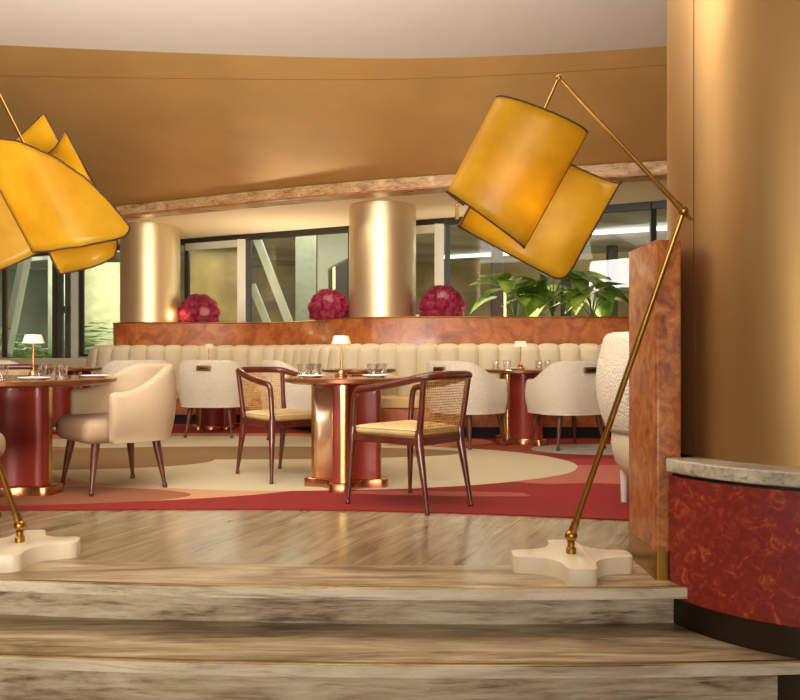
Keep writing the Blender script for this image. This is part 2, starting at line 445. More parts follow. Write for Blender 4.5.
# gold bulkhead: sloping surface between two plan curves
lo = catmull([(-9, 13.6, 0), (-7, 12.62, 0), (-3.7, 10.98, 0), (-.6, 9.52, 0), (2.66, 8.5, 0), (4.5, 8.1, 0), (7, 7.6, 0)], 10)
hi = catmull([(-9, 5.9, 0), (-6, 6.5, 0), (-3.43, 6.86, 0), (-1.7, 7.06, 0), (-.25, 7.17, 0), (1, 7.10, 0), (2.3, 6.88, 0), (4.5, 6.3, 0), (7, 5.2, 0)], 10)
lo = resample(lo, n=60); hi = resample(hi, n=60)
g = MB(); rings = []
for a, b in zip(lo, hi):
    r = []
    for k in range(9):
        u = k/8; p = a.lerp(b, u)
        z = ZL+.15+(ZC-ZL-.15)*(u**1.12)
        r.append((p.x, p.y, z))
    rings.append(r)
g.loft(rings, cap=False, closed_ring=False)
wb = struct(g.build('wall_bulkhead', 'gold_wall', smooth=True))
MB().tube([Vector(r_[7])+Vector((0, -.004, -.004)) for r_ in rings], .0015, 5).build('seam', 'brass', wb)
b = MB(); rings = []
for a, n_ in zip(lo, normals2(lo)):
    rings.append([(a.x+n_.x*o_, a.y+n_.y*o_, z) for o_, z in ((-.25, ZL+.16), (.0, ZL+.16), (.035, ZL+.145), (.035, ZL+.012), (.0, ZL), (-.25, ZL))])
b.loft(rings); struct(b.build('trim_1', 'band', smooth=False))
b = MB(); rings = []
for a, n_ in zip(lo, normals2(lo)):
    rings.append([(a.x+n_.x*o_, a.y+n_.y*o_, z) for o_, z in ((.034, ZL+.0), (.046, ZL+.0), (.046, ZL+.022), (.034, ZL+.022))])
b.loft(rings); struct(b.build('trim_2', 'burl_wall', smooth=False))
# low ceiling behind the bulkhead, to the windows
def winD(x): return 11.5-.492*x
m = MB(); poly = [(a.x, a.y) for a in lo]+[(7, winD(7)+.1), (-9, winD(-9)+.1)]
m.prism(poly, ZL+.002, ZL+.08); struct(m.build('ceiling_low', 'low_ceiling', smooth=False))
# walls
struct(MB().box((-9.05, 4.5, 1.6), (.1, 24, 4.2)).build('wall_left', 'wall', smooth=False))
struct(MB().box((7.05, 2, 1.6), (.1, 16.5, 4.2)).build('wall_right', 'wall', smooth=False))
struct(MB().box((-1, -6.05, 1.6), (16.2, .1, 4.2)).build('wall_rear', 'wall', smooth=False))

# window wall
wd = Vector((1, -.492, 0)).normalized(); wn = Vector((-wd.y, wd.x, 0)); wang = math.atan2(wd.y, wd.x)
def wp(x, z, out=0): return Vector((x, winD(x), z))+wn*out
def wx(px):                            # plan X where a sight line meets the window plane
    k = (px-400)/FPX; return k*11.5/(1+.492*k)
xs = [-9, wx(4), wx(54), wx(81), wx(186), wx(248), wx(349), wx(446), wx(541), wx(651), 7]
for i in range(len(xs)-1):
    x0, x1 = xs[i], xs[i+1]; zb = .02 if x1 < wx(82) else .9
    fm = MB(); d = 'frame_dark'
    fm.bar(wp(x0, ZL-.045), wp(x1, ZL-.045), .08, .09)
    fm.bar(wp(x0, zb), wp(x1, zb), .08, .08)
    fm.bar(wp(x0+.02, 0), wp(x0+.02, ZL), .07, .07)
    o = struct(fm.build('window_%d' % (i+1), 'frame_brown' if i in (1, 2) else 'frame_dark', smooth=False))
    MB().add([wp(x0, zb), wp(x1, zb), wp(x1, ZL-.06), wp(x0, ZL-.06)], [[0, 1, 2, 3]]).build('pane', 'pane', o, smooth=False)
    if i in (4, 6, 2):                 # pale inner sash
        s_ = MB(); xa, xb = x0+.05, x1-.07
        s_.bar(wp(xb, zb, -.06), wp(xb, ZL-.08, -.06), .13, .05); s_.bar(wp(xa, ZL-.14, -.06), wp(xb, ZL-.14, -.06), .05, .11)
        s_.build('sash', 'frame_white', o, smooth=False)
sd = MB()
for pa in (58.5, 66, 77): sd.bar(wp(wx(pa), .02, .05), wp(wx(pa), ZL-.1, .05), .09, .07)
for zz in (1.75, .5, 2.5): sd.bar(wp(wx(57), zz, .05), wp(wx(80), zz, .05), .07, .12)
struct(sd.build('door_1', 'slate_frame', smooth=False))
m = MB(); x0, x1 = wx(82), 7
m.bar(wp((x0+0), .45, .02), wp(x1, .45, .02), .16, .9); struct(m.build('wall_sill', 'wall', smooth=False))

# ------------------------------------------------------------------ outdoors beyond the glass
struct(MB().box((-3, 21, -.15), (60, 24, .1), wang).build('ground', 'ext_floor', smooth=False))
def ex(px, D): return (px-400)/FPX*D
struct(MB().prism([(-12, winD(-12)+4.3), (10, winD(10)+1.2), (12, winD(12)+9), (-9, winD(-9)+9.5)], 3.25, 3.4).build('ceiling_outdoor', 'ext_soffit', smooth=False))
tag(MB().box((1, 20.5, 2.1), (20, .2, 4.6), wang*.4).build('garden_wall', 'ext_wall', smooth=False), 'ochre wall of the gallery seen far beyond the windows', 'wall')
for i, (px, D, w, mt, lb) in enumerate([(497, 16.5, .22, 'ext_dark', 'dark slim pier outside behind the leafy plants'),
        (566, 18, .2, 'ext_dark', 'dark slim pier outside right of the amber lampshade'),
        (612, 17, .2, 'ext_dark', 'dark slim pier outside nearest the burl pillar'),
        (306, 14.6, .34, 'ext_grey', 'wide pale grey pier outside beside the diagonal brace'),
        (335, 16, .5, 'ext_dark', 'dark brown pier outside behind the steel bracket'),
        (222, 17.5, 1.1, 'ext_wall', 'wide ochre pier outside behind the left window'),
        (66, 17.5, .55, 'ext_grey', 'grey pier outside among the palm shrubs')]):
    tag(MB().box((ex(px, D), D, 1.55), (w, w, 3.35)).build('pier', mt, smooth=False), lb, 'pier')
tag(MB().box((ex(101, 18.5), 18.5, 1.5), (1.25, .1, 3.1)).build('pale_panel', 'ext_pale', smooth=False), 'pale yellow panel outside between the left lampshade and gold column', 'panel')
def brace(a, b, w, lb):
    tag(MB().bar(a, b, w, .12).build('steel_brace', 'frame_white', smooth=False), lb, 'beam')
brace(W(248, 215, 13.2), W(294, 335, 13.2), .2, 'pale diagonal steel brace outside the middle window')
brace(W(252, 285, 13.6), W(276, 345, 13.6), .12, 'thin pale diagonal strut under the larger brace')
brace(W(30, 235, 15.6), W(4, 365, 15.6), .27, 'pale leaning steel brace outside the left window')
br = thing('steel_column', 'pale steel column with a box bracket outside the middle window', 'column', W(323, 353, 13.6)*Vector((1, 1, 0)) if False else (ex(323, 13.6), 13.6, 0))
MB().box((0, 0, 1.5), (.17, .17, 3.2)).build('post', 'frame_white', br, smooth=False)
MB().add([(.08, -.12, 2.38), (.46, -.12, 2.58), (.46, -.12, 3.0), (.08, -.12, 3.0), (.08, .12, 2.38), (.46, .12, 2.58), (.46, .12, 3.0), (.08, .12, 3.0)],
         [(0,1,2,3),(7,6,5,4),(0,4,5,1),(1,5,6,2),(2,6,7,3),(3,7,4,0)]).build('bracket', 'frame_white', br, smooth=False)
for i, (px, py0, py1, D, lb) in enumerate([(334, 255, 316, 14.5, 'amber light tube outside beside the gold column'), (505, 285, 318, 15, 'amber light tube outside behind the leaves')]):
    a, b_ = W(px, py0, D), W(px, py1+8, D)
    o = MB().tube([Vector((a.x, a.y, 3.25)), a], .006, 6).build('pendant_light', 'ext_dark'); MB().tube([a, b_], .02, 8).build('tube', 'glow_line', o); tag(o, lb, 'lamp')
for (px, D, z, w, lb) in [(600, 15, 3.2, 2.4, 'long light panel on the outdoor soffit at right'), (215, 16, 3.2, 1.6, 'long light panel on the outdoor soffit at left'), (480, 18.5, 3.2, 1.8, 'long light panel on the outdoor soffit in the middle')]:
    tag(MB().box((ex(px, D), D, 3.22), (w, .14, .06), wang).build('strip_light', 'glow_cool', smooth=False), lb, 'lamp')

tag(MB().box((-12.5, 21.5, 2.6), (11, .3, 5.6), .25).build('grey_building', 'ext_grey_wall', smooth=False), 'grey green building wall behind the palm shrubs outside', 'building')
def frond_bush(name, loc, n, L, lb, seed):
    rnd = random.Random(seed); m = MB()
    for i in range(n):
        az = rnd.uniform(0, 2*PI); el = rnd.uniform(.5, 1.35); ln = L*rnd.uniform(.6, 1)
        d = Vector((math.cos(az)*math.cos(el), math.sin(az)*math.cos(el), math.sin(el))); pts = []
        for k in range(9):
            u = k/8; pts.append(d*ln*u+Vector((math.cos(az), math.sin(az), 0))*ln*.25*u*u-Vector((0, 0, 1))*ln*.35*u*u*u)
        for k in range(2, 9):
            for s_ in (-1, 1):
                side = Vector((-math.sin(az), math.cos(az), 0))*s_; q = pts[k]; w = ln*.30*(1.1-k/9)
                tip = q+side*w+(pts[k]-pts[k-1]).normalized()*w*.6-Vector((0, 0, w*.25)); t_ = (pts[k]-pts[k-1])*.24
                m.add([q-t_, tip, q+t_], [[0, 1, 2]])
    r = thing(name, lb, 'plant', loc); m.build('foliage', 'shrub', r, smooth=False)
    MB().tube([(0, 0, -.1), (0, 0, .5)], .05, 8).build('trunk', 'stem', r); return r
for i, (px, D, L, lb) in enumerate([(18, 16.2, 2.2, 'feathery palm shrub outside beneath the leaning brace'), (44, 17, 2.9, 'tall palm shrub outside left of the brown window post'), (72, 16.4, 2.1, 'palm shrub outside just right of the brown window post'), (-8, 15.8, 2.0, 'palm shrub outside at the far left edge')]):
    frond_bush('palm_shrub', (ex(px, D), D, -.05), 46, L, lb, 30+i)

# ------------------------------------------------------------------ banquette and burl ledge
path = catmull([(-4.50, 12.0, 0), (-4.40, 11.6, 0), (-4.15, 11.3, 0), (-3.7, 11.2, 0), (-3.0, 11.22, 0), (-2.3, 11.27, 0), (-1.8, 11.15, 0), (-1.35, 10.72, 0), (-.95, 10.12, 0), (-.5, 9.62, 0), (.1, 9.44, 0), (.8, 9.42, 0), (1.6, 9.42, 0), (2.4, 9.42, 0), (3.3, 9.42, 0), (4.5, 9.42, 0)], 14)
bq = thing('banquette', 'long winding cream banquette with channelled back below the burl ledge', 'sofa', (0, 0, 0))
def offs(P, d): return [p+n*d for p, n in zip(P, normals2(P))]
ch = resample(path, .237); cn = normals2(ch)
m = MB(); NU, ZS, ZTOP = 8, .40, 1.075
for i in range(len(ch)-1):
    cols = []
    for k in range(NU+1):
        u = k/NU; p = ch[i].lerp(ch[i+1], u); n_ = cn[i].lerp(cn[i+1], u).normalized()
        e = math.sqrt(max(0, 1-(2*u-1)**2)); bl = .068*e**.8
        col = []
        for z_, o_ in ((ZS, .1), (.55, .1), (.72, .085), (.88, .065), (.97, .05)):
            col.append(p+n_*(o_+bl)+Vector((0, 0, z_)))
        drop = .022*(1-e)
        for k2 in range(1, 6):
            a = PI/2*k2/5; dd = (.05+bl+.06)
            col.append(p+n_*((.05+bl)-dd*(1-math.cos(a)))+Vector((0, 0, .97+(ZTOP-.97-drop)*math.sin(a))))
        col.append(p+n_*(-.07)+Vector((0, 0, ZS)))
        cols.append(col)
    m.loft(cols, cap=False, closed_ring=False)
m.build('backrest', 'cream', bq, angle=80)
sp = resample(path, .12); sn = normals2(sp)
def sweep(prof, P, N, name, mat, parent, angle=40):
    r = [[(p.x+n_.x*o_, p.y+n_.y*o_, z_) for o_, z_ in prof] for p, n_ in zip(P, N)]
    return MB().loft(r).build(name, mat, parent, angle=angle)
sweep([(.06, .33), (.44, .33), (.475, .345), (.485, .40), (.475, .445), (.44, .465), (.06, .465)], sp, sn, 'seat_cushion', 'cushion', bq)
sweep([(.06, .13), (.455, .13), (.455, .328), (.06, .328)], sp, sn, 'seat_base', 'burl_wall', bq)
sweep([(.06, .0), (.36, .0), (.36, .13), (.06, .13)], sp, sn, 'kick_plate', 'dark', bq)
# ledge behind it: rounded left end
ledge_front = [p for p in resample(path, .1)]
lf = [p-n_*.1 for p, n_ in zip(ledge_front, normals2(ledge_front)) if p.x > -3.86]
x0, y0 = lf[0].x, lf[0].y; rr = .24
end = [Vector((x0-.12-rr*math.sin(a)*1.0, y0+rr+.02-rr*math.cos(a), 0)) for a in [PI/2*k/8 for k in range(8, -1, -1)]]
left_back = Vector((x0-.12-rr, winD(x0)-.75, 0))
poly = [(left_back.x, left_back.y)]+[(p.x, p.y) for p in end]+[(p.x, p.y) for p in lf]+[(4.5, winD(4.5)-.12), (-2.2, winD(-2.2)-.25)]
led = struct(MB().prism(poly, 0, 1.385, bev=.012).build('wall_ledge', 'burl_wall', angle=30))
e2 = [(x, y) for x, y in poly]
m = MB()
lp = [Vector((x, y, 1.392)) for x, y in e2[1:-2]]
m.tube([p+Vector((0, -.004, -.006)) for p in lp], .009, 8).build('edge_bead', 'brass_bright', led)

# gold columns on the ledge
for px, D, lb in ((150.5, 11.93, 'champagne gold column standing on the ledge at left'), (382.6, 10.3, 'champagne gold column standing on the ledge in the middle')):
    c = thing('round_column', lb, 'column', (ex(px, D), D, 1.386))
    h_ = ZL-1.386+.002
    MB().lathe([(.425, 0), (.43, .004), (.43, h_-.03), (.424, h_-.025), (.424, h_-.002)], 72).build('shaft', 'champagne', c)
    MB().lathe([(.437, 0), (.437, .02), (.431, .022)], 72, (0, 0, 0.0)).build('base_ring', 'brass_bright', c)

# ------------------------------------------------------------------ right gold column, drum and burl slab
CX, CY = 1.823, 3.615
gc = thing('large_gold_column', 'huge satin gold column on a red burl drum at the right edge', 'column', (CX, CY, 0))
MB().lathe([(.585, .515), (.585, 3.6)], 120).build('shaft', 'gold_col', gc)
MB().box((-.559, -.173, 2.05), (.003, .002, 3.0), .3).build('seam', 'bronze', gc, smooth=False)
def sector(prof, a0, a1, name, mat, parent, n=120):
    rings = []
    for i in range(n+1):
        a = math.radians(a0+(a1-a0)*i/n); rings.append([(q*math.cos(a), q*math.sin(a), z) for q, z in prof])
    return MB().loft(rings).build(name, mat, parent, angle=30)
sector([(.57, .462), (.745, .462), (.752, .468), (.752, .512), (.746, .518), (.57, .518)], 200, 515, 'stone_ledge', 'ledge_stone', gc)
sector([(.3, .445), (.718, .445), (.718, .463), (.3, .463)], 200, 515, 'shadow_gap', 'dark', gc)
sector([(.3, -.063), (.727, -.063), (.733, -.057), (.733, .446), (.3, .446)], 200, 515, 'drum', 'burl_drum', gc)
sector([(.3, ZF), (.69, ZF), (.69, -.062), (.3, -.062)], 197, 518, 'kick_plate', 'toe', gc)
sl = thing('burl_pillar', 'burl wood partition end with a brass foot beside the big gold column', 'pillar', (0, 0, 0))
def rrect(x0, x1, y0, y1, r, seg=8):
    out = []
    for cx, cy, a0, rad in ((x0+r[0], y0+r[0], PI, r[0]), (x1-r[1], y0+r[1], 1.5*PI, r[1]), (x1-r[2], y1-r[2], 0, r[2]), (x0+r[3], y1-r[3], .5*PI, r[3])):
        for k in range(seg+1):
            a = a0+PI/2*k/seg; out.append((cx+rad*math.cos(a), cy+rad*math.sin(a)))
    return out
SP = rrect(1.083, 1.192, 3.385, 3.86, (.012, .012, .02, .088))
MB().prism(SP, .12, 1.44, bev=.008).build('panel', 'burl_slab', sl, angle=30)
SP2 = rrect(1.081, 1.194, 3.383, 3.862, (.012, .012, .02, .089))
MB().prism(SP2, .0, .12).build('brass_foot', 'brass', sl, angle=30)

# ------------------------------------------------------------------ tub chair
def leg_profile(a, b, r0, r1, ball):
    a, b = Vector(a), Vector(b); m = MB()
    m.tube([a, a.lerp(b, .3), a.lerp(b, .86), a.lerp(b, .93)], [r0, r0*.93, r1, r1], 12)
    m.ball(a.lerp(b, .955)+Vector((0, 0, 0)), ball, 0, (1, 1, .95), 8)
    m.lathe([(ball*.8, 0), (ball*.85, .006)], 12, (b.x, b.y, 0)); return m
def shell(W2, FR, BK, ex_, zb, ztf, th, bulge, N=44):
    pts = []
    for k in range(12): pts.append(Vector((-W2, FR+(-.04-FR)*k/12, 0)))
    for k in range(33):
        a = PI+PI*k/32; c_, s_ = math.cos(a), math.sin(a)
        pts.append(Vector((W2*math.copysign(abs(c_)**(2/ex_), c_), -.04+(BK-.04)*-abs(s_)**(2/ex_)*1.0, 0)))
    for k in range(1, 13): pts.append(Vector((W2, -.04+(FR+.04)*k/12, 0)))
    P = resample(pts, n=N); T = []
    for i in range(len(P)): T.append((P[min(i+1, N)]-P[max(i-1, 0)]).normalized())
    rings = []
    def ring(i, adv=0, sc=1):
        p, t_ = P[i], T[i]; o = Vector((t_.y, -t_.x, 0)); s_ = abs(2*i/N-1); zt = ztf(s_); h = zt-zb
        prof = []
        for k in range(8):
            u = k/7; z = zb+.03+(h-.03-th*.55)*u; prof.append((th/2+bulge*math.sin(PI*min(1, u*.9+.08))-.03*(1-u)**2, z))
        b0 = prof[-1]
        for k in range(1, 6):
            a = PI*k/6; prof.append((b0[0]-(b0[0]+th/2)*(1-math.cos(a))/2, zt-th*.55+th*.55*math.sin(a)))
        for k in range(5): u = 1-k/4; prof.append((-th/2, zb+.02+(h-.02-th*.55)*u))
        prof += [(-th*.3, zb), (th*.15, zb)]
        mz = (zt+zb)/2
        return [p+t_*adv+o*(q*sc)+Vector((0, 0, mz+(z-mz)*(1-(1-sc)*.12*2))) for q, z in prof]
    rings.append(ring(0, -.034, .35)); rings.append(ring(0, -.026, .75))
    for i in range(N+1): rings.append(ring(i))
    rings.append(ring(N, .026, .75)); rings.append(ring(N, .034, .35))
    return MB().loft(rings)
def sm(x): x = max(0, min(1, x)); return x*x*(3-2*x)
def make_tub(label, loc, rz, group):
    r = thing('tub_chair', label, 'chair', loc, rz, group)
    shell(.352, .15, .345, 2.6, .345, lambda s: .69+.185*sm((.93-s)/.6), .075, .02).build('shell', 'boucle', r, angle=70)
    s_ = MB().rbox((0, .03, .425), (.60, .60, .17), .07, 6); s_.build('seat_cushion', 'taupe', r, angle=70)
    for x, y in ((-.215, .22), (.215, .22), (-.215, -.2), (.215, -.2)):
        leg_profile((x, y, .37), (x*1.26, y*1.25, 0), .029, .0135, .0195).build('leg', 'walnut', r)
    h = MB(); yb = -.345-.064
    h.rbox((0, yb, .785), (.165, .022, .058), .018, 4); hd = h.build('handle', 'handle_brass', r)
    MB().rbox((0, yb-.008, .785), (.125, .014, .03), .008, 3).build('recess', 'bronze', hd)
    return r
def face(dx, dy): return math.atan2(-dx, dy)     # local +Y turned toward (dx,dy)
G1 = 'cream tub chairs around the tables'
tub = make_tub('cream tub armchair beside the near left table, side view', (-2.03, 5.7, .009), face(-.74, -.67), G1)
for (x, y, dx, dy, lb) in [
        (-2.12, 9.2, .10, 1, 'cream tub armchair seen straight from behind, left of the cane chairs'),
        (-3.0, 9.1, -.45, 1, 'cream tub armchair half hidden behind the near left tub chair'),
        (-1.10, 8.6, .95, .45, 'cream tub armchair partly hidden behind the middle table and cane chair'),
        (.70, 8.24, .72, .62, 'cream tub armchair behind the near cane chair, left of the far right table'),
        (1.70, 8.12, -.36, .93, 'cream tub armchair right of the far right table, back turned'),
        (-2.63, 4.42, 1, .0, 'cream tub chair only just entering the frame at far left by the lamp'),
        (-4.35, 8.9, .3, 1, 'cream tub armchair in the distance at the far left behind glasses')]:
    dup(tub, (x, y, .009 if y > 4.9 else 0), face(dx, dy), lb)

for ch_ in tub.children:                # smoother cloth on the near chair, its shaded side put into the colour
    if ch_.name.startswith('shell'):
        ch_.data = ch_.data.copy(); ch_.data.materials[0] = M['smooth_cloth']
# bulbous lounge chair behind the pillar
lc = thing('lounge_chair', 'tall bulbous boucle lounge chair half hidden behind the burl pillar', 'chair', (1.74, 5.0, .009), face(.9, .45))
shell(.36, .25, .40, 2.2, .46, lambda s: .66+.42*sm((.95-s)/.7), .12, .05).build('backrest', 'boucle', lc, angle=80)
MB().lathe([(.0, .12), (.22, .13), (.32, .18), (.385, .27), (.41, .38), (.40, .47), (.36, .50), (0, .50)], 40, closed=True).build('seat_body', 'cream', lc, angle=80)
MB().rbox((0, .08, .52), (.5, .52, .12), .05, 5).build('seat_cushion', 'cream', lc, angle=80)
for x, y in ((-.24, .22), (.24, .22), (-.24, -.22), (.24, -.22)):
    MB().tube([(x, y, .2), (x, y, 0)], [.028, .022], 12).build('leg', 'white_leg', lc)

# ------------------------------------------------------------------ cane armchair
def make_cane(label, loc, rz):
    r = thing('cane_armchair', label, 'chair', loc, rz, 'cane back armchairs at the middle table')
    half = [(-.262, .262, .47), (-.264, .255, .58), (-.264, .245, .665), (-.264, .232, .702), (-.263, .20, .722), (-.256, .08, .738), (-.242, -.08, .764), (-.226, -.2, .79), (-.212, -.275, .806), (-.17, -.318, .814), (-.08, -.335, .818)]
    pts = [Vector(p) for p in half]+[Vector((-p[0], p[1], p[2])) for p in reversed(half)]
    pts = catmull(pts, 5); N = len(pts)
    rad = [.019+.007*math.sin(PI*i/(N-1))**2 for i in range(N)]
    MB().tube(pts, rad, 12, flat=1.0).build('arm_rail', 'mahogany', r)
    for s_ in (-1, 1):
        MB().tube([(s_*.262, .262, .49), (s_*.266, .265, .40), (s_*.283, .285, .04), (s_*.284, .286, .012)], [.021, .026, .0125, .0125], 12).lathe([(.014, 0), (.016, .006), (.016, .02), (.012, .026)], 12, (s_*.285, .287, 0)).build('leg', 'mahogany', r)
        MB().tube([(s_*.19, -.235, .49), (s_*.19, -.24, .40), (s_*.2, -.31, .04), (s_*.2, -.312, .012)], [.023, .028, .0125, .0125], 12).lathe([(.014, 0), (.016, .006), (.016, .02), (.012, .026)], 12, (s_*.2, -.314, 0)).build('leg', 'mahogany', r)
        MB().tube([(s_*.19, -.235, .44), (s_*.196, -.262, .6), (s_*.207, -.29, .80)], [.021, .019, .018], 12).build('back_post', 'mahogany', r)
    # seat frame: tapered ring of rails
    a = [(-.265, .265), (.265, .265), (.195, -.24), (-.195, -.24)]
    f = MB()
    for i in range(4):
        p, q = a[i], a[(i+1) % 4]; f.bar((p[0], p[1], .425), (q[0], q[1], .425), .03, .05)
    f.build('seat_frame', 'mahogany', r, bevel=.005)
    MB().prism([(-.25, .25), (.25, .25), (.185, -.225), (-.185, -.225)], .425, .445).build('seat_base', 'mahogany', r, smooth=False)
    P = rrect(-.255, .255, -.222, .262, (.03, .03, .03, .03), 5)
    P = [(x*(1-.26*(.262-y)/.484), y) for x, y in P]; c = MB(); rings = []
    for ins, z in ((.012, .446), (.0, .458), (-.004, .472), (.0, .488), (.014, .498), (.06, .506), (.13, .509)):
        rings.append([(x*(1-ins/.25), .02+(y-.02)*(1-ins/.25), z) for x, y in P])
    cu = c.loft(rings).build('seat_cushion', 'cushion', r, angle=70)
    MB().tube([(x*1.01, y*1.01, .489) for x, y in P], .005, 6, closed=True).build('piping', 'cream', cu)
    # cane panel: crossing strips between the posts
    m = MB()
    def bp(u, z):                       # point on the slightly bowed back plane
        q = (z-.44)/.36; hw = .187+.018*q; y = -.238-.055*q-.026*(1-u*u)*q
        return Vector((u*hw, y, z))
    for k in range(21):
        z = .465+.0158*k; m.tube([bp(-1+2*i/6, z) for i in range(7)], .0052, 5, flat=.5)
    for k in range(27):
        u = -1+2*k/26; m.tube([bp(u, .455), bp(u, .62), bp(u, .79)], .0026, 4, flat=.6)
    m.build('cane_panel', 'cane', r)
    bw = MB().tube([bp(-1+2*i/8, .452) for i in range(9)], .013, 8); bw.build('lower_rail', 'mahogany', r)
    return r
cane1 = make_cane('dark cane back armchair in front, right of the middle table', (.075, 5.05, .009), face(-.72, .70))
dup(cane1, (-.92, 6.21, .009), face(.68, -.73), 'cane back armchair tucked at the left side of the middle table')
dup(cane1, (-3.55, 7.35, .009), face(.35, -1), 'cane back armchair in the distance at far left beyond the near table')

# ------------------------------------------------------------------ tables
def lobed(R, w, c, seg=10, round_=3, rot=0):
    out = []; mats = []
    ends = []
    for k in range(4):
        a = rot+PI/2*k; d = Vector((math.cos(a), math.sin(a))); s_ = Vector((-d.y, d.x)); rr_ = w*.28
        e = []
        for q in range(round_+1):
            b_ = -PI/2+PI/2*q/round_; e.append(d*(R-rr_+rr_*math.cos(b_))+s_*(-(w/2-rr_)+rr_*math.sin(b_)))
        e.append(d*R+s_*w*.08)
        for q in range(round_+1):
            b_ = PI/2*q/round_; e.append(d*(R-rr_+rr_*math.cos(b_))+s_*((w/2-rr_)+rr_*math.sin(b_)))
        ends.append(e)
    for k in range(4):
        e, nx = ends[k], ends[(k+1) % 4]
        for i, p in enumerate(e):
            out.append((p.x, p.y)); mats.append(1 if i >= round_+1 else 0)
        mats[-1] = 0
        a, b_ = e[-1], nx[0]; am = rot+PI/2*k+PI/4; ctl = Vector((math.cos(am), math.sin(am)))*c
        for i in range(1, seg):
            u = i/seg; p = a*(1-u)**2+ctl*2*u*(1-u)+b_*u*u; out.append((p.x, p.y)); mats.append(0)
    return out, mats
def make_table(label, loc, rz, r_top, R, mats=('lacquer', 'brass_bright')):
    t_ = thing('dining_table', label, 'table', loc, rz, 'round pedestal dining tables')
    MB().lathe([(0, .735), (r_top-.05, .735), (r_top-.006, .75), (r_top-.004, .775), (r_top-.012, .78), (0, .78)], 72, closed=True).build('tabletop', 'tabletop', t_, angle=30)
    MB().lathe([(r_top-.007, .748), (r_top, .75), (r_top, .772), (r_top-.007, .776)], 72, closed=True).build('rim', 'bronze_rim', t_)
    P, ms = lobed(R, R*.44, R*.26); MB().prism(P, .058, .736, side_mi=ms).build('pedestal', list(mats), t_, angle=30)
    P, ms = lobed(R*1.2, R*.6, R*.42); MB().prism(P, 0, .06, bev=.01).build('plinth', 'copper', t_, angle=30)
    return t_
G2 = None
tb_mid = make_table('round table with red and copper lobed pedestal in the middle', (-.385, 5.74, .009), math.radians(-97), .445, .25)
# one concave flank of the middle table is copper, a bright reflection put into its pale colour; its nose has a brass face
tb_left = make_table('large dark topped table with flat red pedestal at the left edge', (-2.75, 5.5, .009), math.radians(-12), .76, .37)
far = make_table('far right table with red pedestal between two cream tub chairs', (1.28, 8.48, .009), math.radians(-50), .41, .27)
dup(far, (-.45, 8.76, .009), math.radians(-40), 'far table behind the middle table, only its dark edge showing')
dup(far, (-2.32, 10.12, 0), math.radians(-45), 'far table hidden behind the tub chair seen from behind')
dup(far, (-4.1, 9.9, 0), math.radians(-45), 'far left table in the distance below the window')
P, ms = lobed(.25, .25*.44, .25*.26)
def flank(k):                           # outline points of the concave run after lobe k
    per = 9+9; s0 = k*per+8; return [P[(s0+i) % len(P)] for i in range(11)]
run = flank(3)
rg = [[(x*1.012, y*1.012, z) for x, y in run] for z in (.062, .70)]
MB().loft(rg, cap=False, closed_ring=False).build('copper_flank', 'champagne_copper', tb_mid, solid=.003)

# ------------------------------------------------------------------ things on the tables
def make_lamp(label, loc, lit=False):
    r = thing('table_lamp', label, 'lamp', loc, 0, 'small cordless table lamps')
    MB().lathe([(0, 0), (.045, 0), (.047, .006), (.045, .016), (.03, .022), (.024, .04), (.014, .052), (.008, .056), (0, .057)], 28, closed=True).build('base', 'copper', r)
    MB().tube([(0, 0, .05), (0, 0, .25)], .0062, 10).build('stem', 'copper', r)
    s_ = MB().lathe([(.073, .238), (.054, .296), (.05, .298), (.012, .298), (.012, .294), (.05, .293), (.070, .238)], 32, closed=True).build('lamp_shade', 'shade_lit' if lit else 'shade_ivory', r)
    MB().lathe([(0, .298), (.046, .298), (.046, .304), (.0, .305)], 24, closed=True).build('cap', 'bronze', s_)
    return r
ZTB = .789
l1 = make_lamp('small copper lamp with ivory shade on the near left table', (-2.53, 5.52, ZTB))
dup(l1, (-.43, 5.86, ZTB), 0, 'small copper lamp with ivory shade on the middle table')
make_lamp('small lamp with glowing shade on the far right table', (1.28, 8.50, ZTB), True)
dup(l1, (-2.42, 10.12, .78), 0, 'ivory lamp shade peeking above the tub chair seen from behind')
def make_glass(label, loc, g):
    o = MB().lathe([(0, 0), (.033, 0), (.036, .004), (.044, .092), (.042, .092), (.034, .014), (0, .012)], 22, closed=True).build('tumbler', 'glass')
    o.location = loc; return tag(o, label, 'glass', g)
gl = None
def glasses(items, g):
    global gl
    for (x, y, z, lb) in items:
        if gl is None: gl = make_glass(lb, (x, y, z), g)
        else:
            o = gl.copy(); C.objects.link(o); o.location = (x, y, z); o['label'] = lb; o['group'] = g
glasses([(-2.42, 5.38, ZTB, 'clear tumbler on the near left table, just right of the lamp'), (-2.29, 5.40, ZTB, 'clear tumbler nearest the right rim of the near left table'),
         (-2.68, 5.38, ZTB, 'clear tumbler at the left frame edge on the near left table'), (-2.50, 5.78, ZTB, 'clear tumbler behind the lamp on the near left table')], 'tumblers on the near left table')
glasses([(-.70, 5.80, ZTB, 'clear tumbler nearest the left rim of the middle table'), (-.63, 5.92, ZTB, 'clear tumbler second from the left rim of the middle table'),
         (-.60, 5.72, ZTB, 'clear tumbler closest to the lamp on its left, middle table'), (-.20, 5.86, ZTB, 'clear tumbler right of the lamp on the middle table'), (-.14, 5.99, ZTB, 'clear tumbler furthest right on the middle table')], 'tumblers on the middle table')
glasses([(1.13, 8.45, ZTB, 'clear tumbler left of the glowing lamp on the far right table'), (1.03, 8.62, ZTB, 'clear tumbler furthest left on the far right table'),
         (1.47, 8.45, ZTB, 'clear tumbler right of the glowing lamp on the far right table'), (1.58, 8.60, ZTB, 'clear tumbler furthest right on the far right table')], 'tumblers on the far right table')
pl0 = MB().lathe([(0, 0), (.055, 0), (.06, .004), (.10, .014), (.099, .017), (.058, .007), (0, .006)], 36, closed=True).build('plate', 'porcelain')
